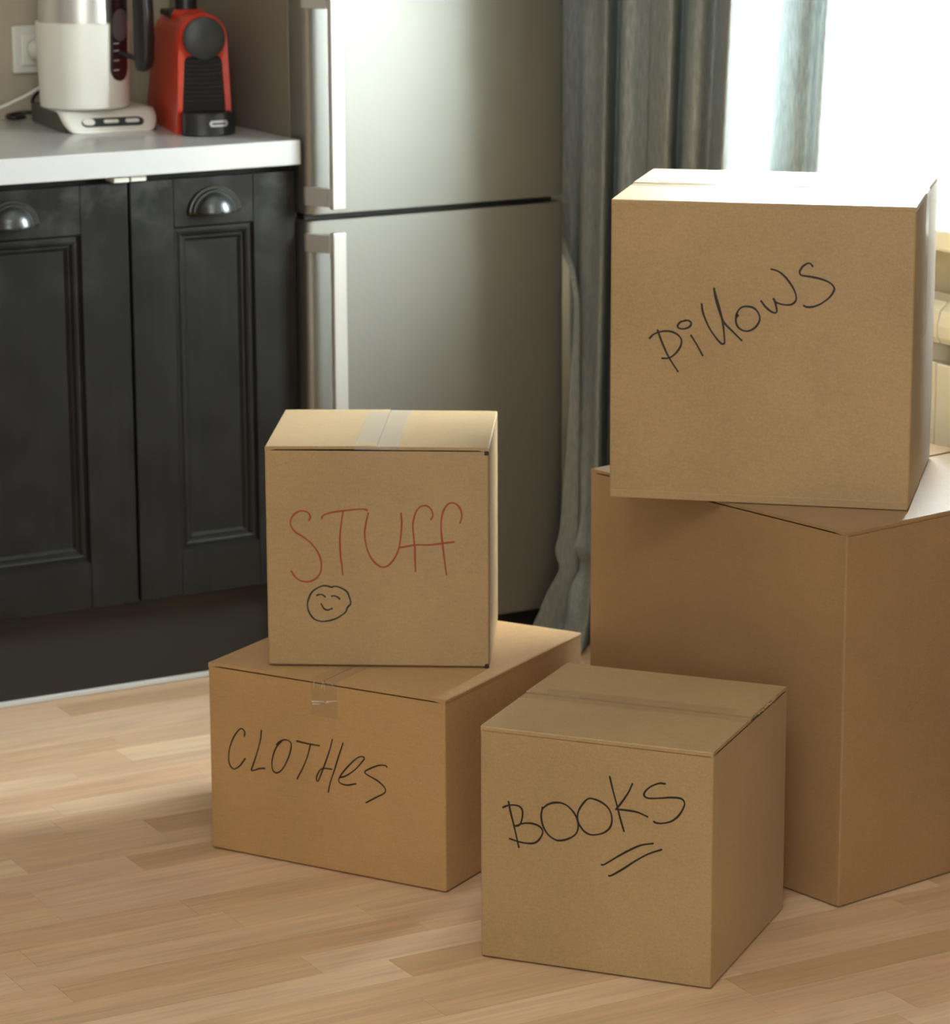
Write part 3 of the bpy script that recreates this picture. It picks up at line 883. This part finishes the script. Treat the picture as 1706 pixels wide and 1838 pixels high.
# handle: a rounded vertical grip on two bridges, on the gauge side
bm = bmesh.new()
ca, sa = math.cos(AZ), math.sin(AZ)
nrm = Vector((ca, sa, 0)); tan = Vector((-sa, ca, 0))
prof = []
zs = [.064, .066, .072, .086, .12, .17, .215, .232, .238]
ro = [.128, .134, .141, .1445, .146, .145, .142, .136, .122]
ri = [.126, .120, .116, .114, .114, .114, .114, .114, .114]
wd = [.003, .010, .0125, .0135, .014, .014, .014, .0125, .008]
rings = []
for z, a, b2, w in zip(zs, ro, ri, wd):
    mid, half = (a + b2) / 2, (a - b2) / 2
    rings.append([bm.verts.new(nrm * (mid + half * math.copysign(abs(math.cos(th)) ** .6, math.cos(th))) + tan * (w * math.copysign(abs(math.sin(th)) ** .6, math.sin(th))) + Vector((0, 0, z)))
                  for th in [2 * math.pi * k / 20 for k in range(20)]])
for A, B in zip(rings, rings[1:]):
    for k in range(20):
        bm.faces.new((A[k], A[(k + 1) % 20], B[(k + 1) % 20], B[k]))
bm.faces.new(rings[0][::-1]); bm.faces.new(rings[-1])
hd = obj('handle', bm, 'black_plastic', kt, smooth=True, label='black upright handle')
bm = tube(bmesh.new(), [nrm * .066 + Vector((0, 0, .222)), nrm * .09 + Vector((0, 0, .226)), nrm * .122 + Vector((0, 0, .226))], .010)
obj('handle_bridge', bm, 'black_plastic', hd, smooth=True)
bm = tube(bmesh.new(), [nrm * .074 + Vector((0, 0, .094)), nrm * .09 + Vector((0, 0, .090)), nrm * .118 + Vector((0, 0, .084))], .0045)
obj('handle_peg', bm, 'black_plastic', hd, smooth=True)

# ---------------------------------------------------------------- capsule coffee machine
cm = thing('coffee_machine', 'small red capsule coffee machine with black grille front, beside the fridge', 'coffee machine', (2.1865, 4.7920, KZ), -.21)
ZC, RO, RI = .1555, .0405, .0345
LW = .0465
arc = [(RO * math.cos(math.pi * i / 24), ZC + RO * math.sin(math.pi * i / 24)) for i in range(25)]
outer = [(LW, .0)] + arc + [(-LW, .0)]
# red body behind the arch, with softly narrowing back
bm = bmesh.new()
secs = [(0.012, .985, 0.0), (.08, .985, 0.0), (.15, .985, -.001), (.195, .975, -.004), (.212, .93, -.010), (.220, .84, -.020)]
rings = []
for yy, s_, dz in secs:
    # the back leans: deeper at the foot than at the top
    rings.append([bm.verts.new((x * s_, yy * (1.30 - .30 * min(1, z / .15)), max(0, z + dz * (z / .19)))) for x, z in outer])
for A, B in zip(rings, rings[1:]):
    n = len(A)
    for i in range(n):
        bm.faces.new((A[i], A[(i + 1) % n], B[(i + 1) % n], B[i]))
bm.faces.new(rings[0]); bm.faces.new(rings[-1][::-1])
obj('housing', bm, 'red', cm, smooth=True, label='red rounded housing')
# front arch: outer outline with a trapezoid opening under the knob
bm = bmesh.new()
inner = [(.0385, .0)] + [(.0315, .118), (.0290, .1255), (.024, .1275)] + [(-.024, .1275), (-.0290, .1255), (-.0315, .118)] + [(-.0385, .0)]
# resample outer to match inner count for a clean bridge
nI = len(inner)


def resamp(poly, n):
    seg = [0]
    for a, b2 in zip(poly, poly[1:]):
        seg.append(seg[-1] + math.dist(a, b2))
    out = []
    for i in range(n):
        s_ = seg[-1] * i / (n - 1)
        for k in range(len(seg) - 1):
            if seg[k + 1] >= s_ - 1e-9:
                f = (s_ - seg[k]) / max(1e-9, seg[k + 1] - seg[k])
                out.append(tuple(a + (b2 - a) * f for a, b2 in zip(poly[k], poly[k + 1])))
                break
    return out


N = 49
o_ = resamp(outer, N)
half = inner[:4] + [(0, .1275)]
i_ = resamp(inner[:4] + [(0, .1275)], 25)[:-1] + resamp([(0, .1275)] + inner[4:], 25)
# legs: match by height so the ribs stay level
F = [bm.verts.new((x, -.003, z)) for x, z in o_]
F2 = [bm.verts.new((x * 1.02, .004, z * 1.004)) for x, z in o_]
G = [bm.verts.new((x, -.001, z)) for x, z in i_]
Bk = [bm.verts.new((x * 1.02, .013, z * 1.004)) for x, z in o_]
H = [bm.verts.new((x, .013, z)) for x, z in i_]
for i in range(N - 1):
    bm.faces.new((F[i], F[i + 1], G[i + 1], G[i]))
    bm.faces.new((F2[i], F2[i + 1], F[i + 1], F[i]))
    bm.faces.new((Bk[i], Bk[i + 1], F2[i + 1], F2[i]))
    bm.faces.new((G[i], G[i + 1], H[i + 1], H[i]))
for i in (0, N - 1):
    bm.faces.new((F[i], G[i], H[i], Bk[i], F2[i]))
obj('front_arch', bm, 'red', cm, smooth=True, label='glossy red arch frame')
bm = bmesh.new()
prism(bm, [(.038, .002), (.0312, .127), (-.0312, .127), (-.038, .002)], 'y', .006, .0115)
gr = obj('front_grille', bm, 'black_matt', cm, label='black ribbed front grille')
for k in range(11):
    z = .046 + k * .0072
    w = .0375 - (z / .127) * .0068
    obj('rib', box_bm(-w, w, .0015, .0062, z, z + .0034), 'black_plastic', gr)
bm = lathe(bmesh.new(), [(RI, 0), (RI, .014), (RI - .003, .0165), (.004, .0175)], 48)
bm.transform(Matrix.Translation((0, -.001, ZC + .0015)) @ Matrix.Rotation(math.pi / 2, 4, 'X'))
obj('front_knob', bm, 'slate_plastic', cm, smooth=True, label='round dark front cap')
bm = box_bm(-.020, .020, -.008, .008, .1235, .129, bevel=.002)
obj('spout', bm, 'black_plastic', cm)
# drip tray: D-shaped black cup support
pts = [(.0465, .004), (.0465, -.020)] + [(.0465 * math.cos(a), -.020 - .030 * math.sin(a)) for a in [math.pi * i / 16 for i in range(1, 16)]] + [(-.0405, -.020), (-.0405, .004)]
pts = [(min(max(x, -.0405), .0465), y) for x, y in pts]
bm = bmesh.new()
prism(bm, pts, 'z', .001, .036, bevel=.003)
dt = obj('drip_tray', bm, 'black_plastic', cm, smooth=True, label='black rounded drip tray')
bm = bmesh.new()
prism(bm, [(x * .9, y * .9 - .001) for x, y in pts], 'z', .036, .0372)
obj('cup_grid', bm, 'black_matt', dt)
# pale oval badge with an unreadable grey word, wrapped on the front of the tray
NS = 18


def badge(x0, x1, z0, z1, lift):
    b_ = bmesh.new()
    A, B = [], []
    for i in range(NS + 1):
        x = x0 + (x1 - x0) * i / NS
        hz = (z1 - z0) / 2
        e = min(x - x0, x1 - x)
        f = 1.0 if e > hz else math.sqrt(max(.0, 1 - ((hz - e) / hz) ** 2))
        yy = -.020 - .030 * math.sqrt(max(0, 1 - (x / .0465) ** 2)) - lift
        zc = (z0 + z1) / 2
        A.append(b_.verts.new((x, yy, zc - hz * max(f, .02))))
        B.append(b_.verts.new((x, yy, zc + hz * max(f, .02))))
    for i in range(NS):
        b_.faces.new((A[i], A[i + 1], B[i + 1], B[i]))
    return b_


bd = obj('badge', badge(-.003, .0300, .0155, .0260, .0012), 'mark', dt, label='pale oval badge')
obj('badge_word', badge(.0015, .0255, .0192, .0222, .0018), 'slate_plastic', bd)
# lever and water lid on top
bm = lathe(bmesh.new(), [(.021, .185), (.020, .197), (.0185, .200), (.0180, .250), (.0165, .256)], 32, (-.004, .105))
obj('lever', bm, 'black_plastic', cm, smooth=True, label='black raised capsule lever')
bm = lathe(bmesh.new(), [(.031, .178), (.030, .190), (.024, .196), (.020, .197)], 32, (-.002, .095))
obj('lever_collar', bm, 'red', cm, smooth=True)
obj('top_button', box_bm(-.036, -.010, .090, .165, .184, .1945, bevel=.003, seg=2), 'black_matt', cm)

# ---------------------------------------------------------------- curtain
FOLD = [(2.796, 4.7600), (2.815, 4.7300), (2.848, 4.6920), (2.825, 4.6430), (2.828, 4.6050), (2.823, 4.5600), (2.880, 4.6150), (2.820, 4.5030), (2.830, 4.4834), (2.822, 4.4279), (2.826, 4.4291), (2.822, 4.3590), (2.885, 4.4270), (2.830, 4.3200), (2.832, 4.2890), (2.870, 4.3050), (2.812, 4.1880), (2.830, 4.1900), (2.865, 4.1995), (2.91, 4.1918), (2.895, 4.1548), (2.885, 4.0905), (2.905, 4.0843), (2.89, 4.041), (2.9, 4.0299)]
zs = [2.44, 2.0, 1.6, 1.3, 1.15, 1.05, .95, .85, .75, .65, .55, .45, .38, .32, .27, .23, .20, .18, .165, .15, .135, .12, .10, .08, .06, .04, .02, .004]


def drape(name, label, fold, mat, u0, u1):
    """hanging cloth: fold line in plan, swept down; u0..u1 is its place across the whole curtain (0 = by the fridge)"""
    plan = smooth_path(fold, 6)
    bm = bmesh.new()
    grid = []
    for z in zs:
        rowv = []
        for i, (x, yv) in enumerate(plan):
            u = u0 + (u1 - u0) * i / (len(plan) - 1)
            lean = (1.05 - z)
            # gathers slightly towards the fridge on its way down, the left edge swings out into the room
            dy = .115 * max(-.6, lean) * u * (1 - .35 * u)
            sw = max(0, .85 - z) / .70
            dx = -.042 * sw ** 1.5 * (1 - u) ** 2
            dyl = -.060 * sw ** 1.5 * (1 - u) ** 2
            # break on the floor: pinch at 15 cm, then a flared crumpled foot
            f = 0.0
            if z < .20:
                k = (.20 - z) / .20
                f = .066 * k ** 1.6 - .026 * math.exp(-((z - .125) / .020) ** 2) + .008 * math.exp(-((z - .165) / .014) ** 2)
                f += .006 * math.sin(i * .5 + z * 60) * k
            lim = min(1.0, max(0.0, (1 - u) * 1.3))
            px, py = x + dx - .75 * f * lim, yv + dy + dyl - .66 * f * lim
            py = min(py, 4.600 + 3.0 * max(0.0, px - 2.800) + (0 if z < .66 else 1))      # stays clear of the fridge corner
            rowv.append(bm.verts.new((px, py, z)))
        grid.append(rowv)
    for A, B in zip(grid, grid[1:]):
        for i in range(len(A) - 1):
            bm.faces.new((A[i], A[i + 1], B[i + 1], B[i]))
    cx, cy = plan[len(plan) // 2]
    ct = thing(name, label, 'curtain', (cx, cy, 0))
    bm.transform(Matrix.Translation((-cx, -cy, 0)))
    o = obj('cloth', bm, mat, ct, smooth=True)
    s_ = o.modifiers.new('thickness', 'SOLIDIFY'); s_.thickness = .0012
    sm = o.modifiers.new('smooth', 'SUBSURF'); sm.levels = 1; sm.render_levels = 1
    return ct


drape('curtain', 'long grey linen curtain hanging in deep folds between the fridge and the window', FOLD[:18], 'curtain', 0.0, .80)
drape('curtain', 'narrow pale grey curtain strip hanging against the bright window, right of the gap', FOLD[19:], 'curtain_thin', .92, 1.0)

near = [(2.895 + .030 * ((k % 2) if k else 1), 3.672 - .042 * k) for k in range(14)]  # added out of view to keep daylight off the PILLOWS and largest boxes
drape('curtain', 'unseen grey linen curtain added on the near side of the window to hold back daylight', near, 'curtain', 1.0, 1.0)

# ---------------------------------------------------------------- radiator
rd = thing('radiator', 'cream sectional radiator on the wall under the window sill', 'radiator', (2.99, 3.5, 0))
GAP0 = 3.8083
for k in range(-9, 5):
    y0 = GAP0 + k * .080 + .0015
    y1 = GAP0 + (k + 1) * .080 - .0015
    bm = bmesh.new()
    bx(bm, 2.950, 2.957, y0, y1, .12, .600, bevel=.0015)
    prism(bm, [(2.985, .630), (2.958, .630), (2.951, .640), (2.950, .658), (2.956, .680), (2.970, .692), (3.000, .697), (3.018, .692), (3.018, .630)], 'y', y0, y1, bevel=.001)
    bx(bm, 2.957, 3.012, (y0 + y1) / 2 - .012, (y0 + y1) / 2 + .012, .10, .632)
    bx(bm, 3.005, 3.012, y0, y1, .12, .632)
    bm.transform(Matrix.Translation((-2.99, -3.5, 0)))
    obj('section', bm, 'radiator', rd)
bm = tube(bmesh.new(), [(2.985 - 2.99, GAP0 - .72 - 3.5, .14), (2.985 - 2.99, GAP0 - .2 - 3.5, .14), (2.985 - 2.99, GAP0 + .395 - 3.5, .14)], .014)
obj('header_pipe', bm, 'radiator', rd, smooth=True)
bm = tube(bmesh.new(), [(-.005, GAP0 + .38 - 3.5, .14), (-.005, GAP0 + .38 - 3.5, .06), (-.005, GAP0 + .38 - 3.5, .0)], .009)
obj('feed_pipe', bm, 'radiator', rd, smooth=True)

# ================================================================ CARDBOARD BOXES
CT = 0.0045    # board thickness


def carton(label, loc, rotz, w, d, h, seam, mat, tape=None, sag=0.0, lift=(0.0, 0.0), gap=.0008):
    """closed corrugated carton; seam 'y' = flaps meet on a line running front to back, 'x' = left to right"""
    t = thing('cardboard_box', label, 'box', loc, rotz)
    x, y = w / 2, d / 2
    ztop = h - CT
    # four wall panels folded from one sheet: outline with rounded vertical creases, hollow inside
    bm = bmesh.new()
    r = .0032

    def rr(ix, iy, rad):
        pts = []
        for sx, sy, a0 in ((1, -1, -90), (1, 1, 0), (-1, 1, 90), (-1, -1, 180)):
            for k in range(4):
                a = math.radians(a0 + 30 * k)
                pts.append((sx * (ix - rad) + rad * math.cos(a), sy * (iy - rad) + rad * math.sin(a)))
        return pts
    O_, I_ = rr(x, y, r), rr(x - CT, y - CT, .0012)
    hinge = .0024
    levels = [(O_, 0.0012), (rr(x - .0012, y - .0012, r), 0.0)]
    oz = [(rr(x - .0010, y - .0010, r), 0.0022), (O_, .0034), (O_, ztop - .0012), (rr(x - .0010, y - .0010, r), ztop - hinge), (I_, ztop - hinge), (I_, CT)]
    rings = [[bm.verts.new((px, py, z)) for px, py in ring] for ring, z in oz]
    for A, B in zip(rings, rings[1:]):
        n = len(A)
        for i in range(n):
            bm.faces.new((A[i], A[(i + 1) % n], B[(i + 1) % n], B[i]))
    bm.faces.new(rings[0][::-1]); bm.faces.new(rings[-1])
    obj('side_walls', bm, mat, t, smooth=True)
    obj('bottom_flap', box_bm(-x + .007, x - .007, -y + .007, y - .007, 0.0, .0040), mat, t)
    # minor flaps tucked under, then the two outer flaps with a small gap at the open edges
    e = .0008
    fl = .0016
    if seam == 'y':
        for s_ in (-1, 1):
            obj('inner_flap', box_bm(-x + CT + .002, x - CT - .002, min(s_ * (y - CT - .001), s_ * y * .42), max(s_ * (y - CT - .001), s_ * y * .42), ztop - CT - .0035, ztop - .0035, bevel=.0008), 'box_dark', t)
        for s_, lf in ((-1, lift[0]), (1, lift[1])):
            bm = bmesh.new()
            n = 10
            top, bot = [], []
            for i in range(n + 1):
                xx = x - (x - gap) * i / n
                dz = lf * (i / n) ** 1.5 - sag * math.sin(math.pi * i / n)
                rnd = .0018 if i == 0 else 0
                top.append((s_ * xx, h + dz - rnd)); bot.append((s_ * xx, h - CT + dz + .0002 - (.0026 if i == 0 else 0)))
            if True:
                top.insert(1, (s_ * (x - .0012), h - .0004)); 
            prism(bm, top + bot[::-1], 'y', -y + e, y - e, bevel=0)
            obj('top_flap', bm, mat, t)
    else:
        for s_ in (-1, 1):
            obj('inner_flap', box_bm(min(s_ * (x - CT - .001), s_ * x * .42), max(s_ * (x - CT - .001), s_ * x * .42), -y + CT + .002, y - CT - .002, ztop - CT - .0035, ztop - .0035, bevel=.0008), 'box_dark', t)
        for s_, lf in ((-1, lift[0]), (1, lift[1])):
            bm = bmesh.new()
            n = 10
            top, bot = [], []
            for i in range(n + 1):
                yy = y - (y - gap) * i / n
                dz = lf * (i / n) ** 1.5 - sag * math.sin(math.pi * i / n)
                rnd = .0018 if i == 0 else 0
                top.append((s_ * yy, h + dz - rnd)); bot.append((s_ * yy, h - CT + dz + .0002 - (.0026 if i == 0 else 0)))
            top.insert(1, (s_ * (y - .0012), h - .0004))
            prism(bm, top + bot[::-1], 'x', -x + e, x - e, bevel=0)
            obj('top_flap', bm, mat, t)
    if tape:
        # tape: (half width, how far it runs down the first end, how far down the second end, material)
        hw, d0, d1, tm = tape
        L = y if seam == 'y' else x
        o2 = .0004
        path = []
        if d0: path.append((-L - o2, h - d0))
        path += [(-L - o2, h - .001), (-L + .001, h + o2 + max(lift) * .0)]
        for k in range(1, 8):
            path.append((-L + 2 * L * k / 8, h + o2 + max(0, max(lift))))
        path += [(L - .001, h + o2), (L + o2, h - .001)]
        if d1: path.append((L + o2, h - d1))
        bm = bmesh.new()
        rows = []
        for q, z in path:
            rows.append([bm.verts.new((v, q, z) if seam == 'y' else (q, v, z)) for v in (-hw, -hw * .5, 0, hw * .5, hw)])
        for A, B in zip(rows, rows[1:]):
            for i in range(4):
                bm.faces.new((A[i], A[i + 1], B[i + 1], B[i]))
        obj('packing_tape', bm, tm, t, label='strip of clear packing tape')
    return t


box_books = carton('tan cardboard box marked BOOKS in black marker, underlined twice, on the floor in front',
                   (2.1058, 3.3188, 0), -.9014, .3095, .3127, .3098, 'x', 'box_tan', (.024, 0, 0, 'tape'), lift=(0.0, .0018), gap=.0014)
obj('handwriting', marker_strokes(BOOKS, -.3127 / 2 - .0003, .0024), 'ink_black', box_books, label='black marker word BOOKS with two underlines')

box_clothes = carton('brown cardboard box marked CLOTHES in thin black marker, on the floor under another box',
                     (2.0317, 3.8357, 0), -1.0327, .3832, .3902, .2731, 'y', 'box_brown', (.021, .052, .05, 'tape'))
obj('handwriting', marker_strokes(CLOTHES, -.3902 / 2 - .0003, .0021), 'ink_black', box_clothes, label='black marker word CLOTHES')
bm = bmesh.new()
rng = random.Random(5)
for (ax, az, bx_, bz, w) in ((-.020, .241, .000, .2435, .0022), (.004, .2440, .0215, .2475, .0016), (-.019, .2375, -.006, .2395, .0016), (.002, .2425, .009, .2435, .0010), (-.0155, .2705, -.0165, .2600, .0007), (-.001, .2715, -.004, .2610, .0008), (.0005, .2715, .0015, .2570, .0006), (.0120, .2710, .0165, .2655, .0007)):
    t_ = Vector((bx_ - ax, bz - az)).normalized(); nn = Vector((-t_.y, t_.x)) * w / 2
    yv = -.3902 / 2 - .0007
    bm.faces.new([bm.verts.new((px, yv, pz)) for px, pz in ((ax + nn.x, az + nn.y), (bx_ + nn.x * .4, bz + nn.y * .4), (bx_ - nn.x * .4, bz - nn.y * .4), (ax - nn.x, az - nn.y))])
obj('tape_crease', bm, 'wrinkle', box_clothes, label='whitish creases in the tape')

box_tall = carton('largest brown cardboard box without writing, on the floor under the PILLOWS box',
                  (2.5900, 3.5503, 0), -1.4018, .5075, .4957, .5171, 'y', 'box_brown_shaded', None, lift=(0.0, 0.0), gap=.0035)

box_stuff = carton('tan cardboard box marked STUFF in red with a smiley face, stacked on another box',
                   (2.0286, 3.8648, .2737), -.5657, .3070, .2563, .3114, 'y', 'box_tan', (.030, .004, .004, 'tape_pale'), lift=(.0012, 0.0))
obj('handwriting', marker_strokes(STUFF, -.2563 / 2 - .0003, .0024), 'ink_red', box_stuff, label='red marker word STUFF')
obj('smiley_face', marker_strokes(SMILEY, -.2563 / 2 - .0003, .0023), 'ink_black', box_stuff, label='smiling face drawn in black marker')

# the glued corner of the STUFF box stands a little open on the right
w2, d2 = .3070 / 2, .2563 / 2
obj('corner_slit', box_bm(w2 - .0002, w2 + .0004, -d2 + .0012, -d2 + .0042, .006, .3060), 'box_dark', box_stuff, label='dark open corner joint')
for z in (.0030, .3035):
    obj('corner_gap', box_bm(w2 - .0062, w2 - .0005, -d2 - .0004, -d2 + .004, z - .0028, z + .0030, bevel=.0004), 'gasket', box_stuff, label='small dark hole at the corner')

box_pillows = carton('tan cardboard box marked PILLOWS in black marker, on top of the largest box',
                     (2.4940, 3.5785, .5178), -.7345, .4063, .3407, .4074, 'x', 'box_tan', (.024, .0, .20, 'tape_pale'), lift=(0.0, .0015))
obj('handwriting', marker_strokes(PILLOWS, -.3407 / 2 - .0003, .0026), 'ink_black', box_pillows, label='black marker word PILLOWS, slanting upwards')

obj('bottom_fold', box_bm(-.2015, .2015, -.3407 / 2 - .0012, -.3407 / 2 + .001, .0004, .0112, bevel=.0008, seg=2), 'box_tan', box_pillows, label='folded lip along the bottom edge')
# torn paper along the right edge of the BOOKS box top
rng = random.Random(3)
bm = bmesh.new()
for k in range(9):
    y0 = .030 + k * .0085 + rng.uniform(-.002, .002)
    x0 = .3095 / 2
    hgt = rng.uniform(.0015, .0042)
    bx(bm, x0 - .005, x0 + rng.uniform(.0003, .0014), y0, y0 + rng.uniform(.003, .008), .3098 - .0035, .3098 - .0035 + hgt, bevel=.0006)
obj('torn_edge', bm, 'box_tan', box_books, label='frayed paper edge')
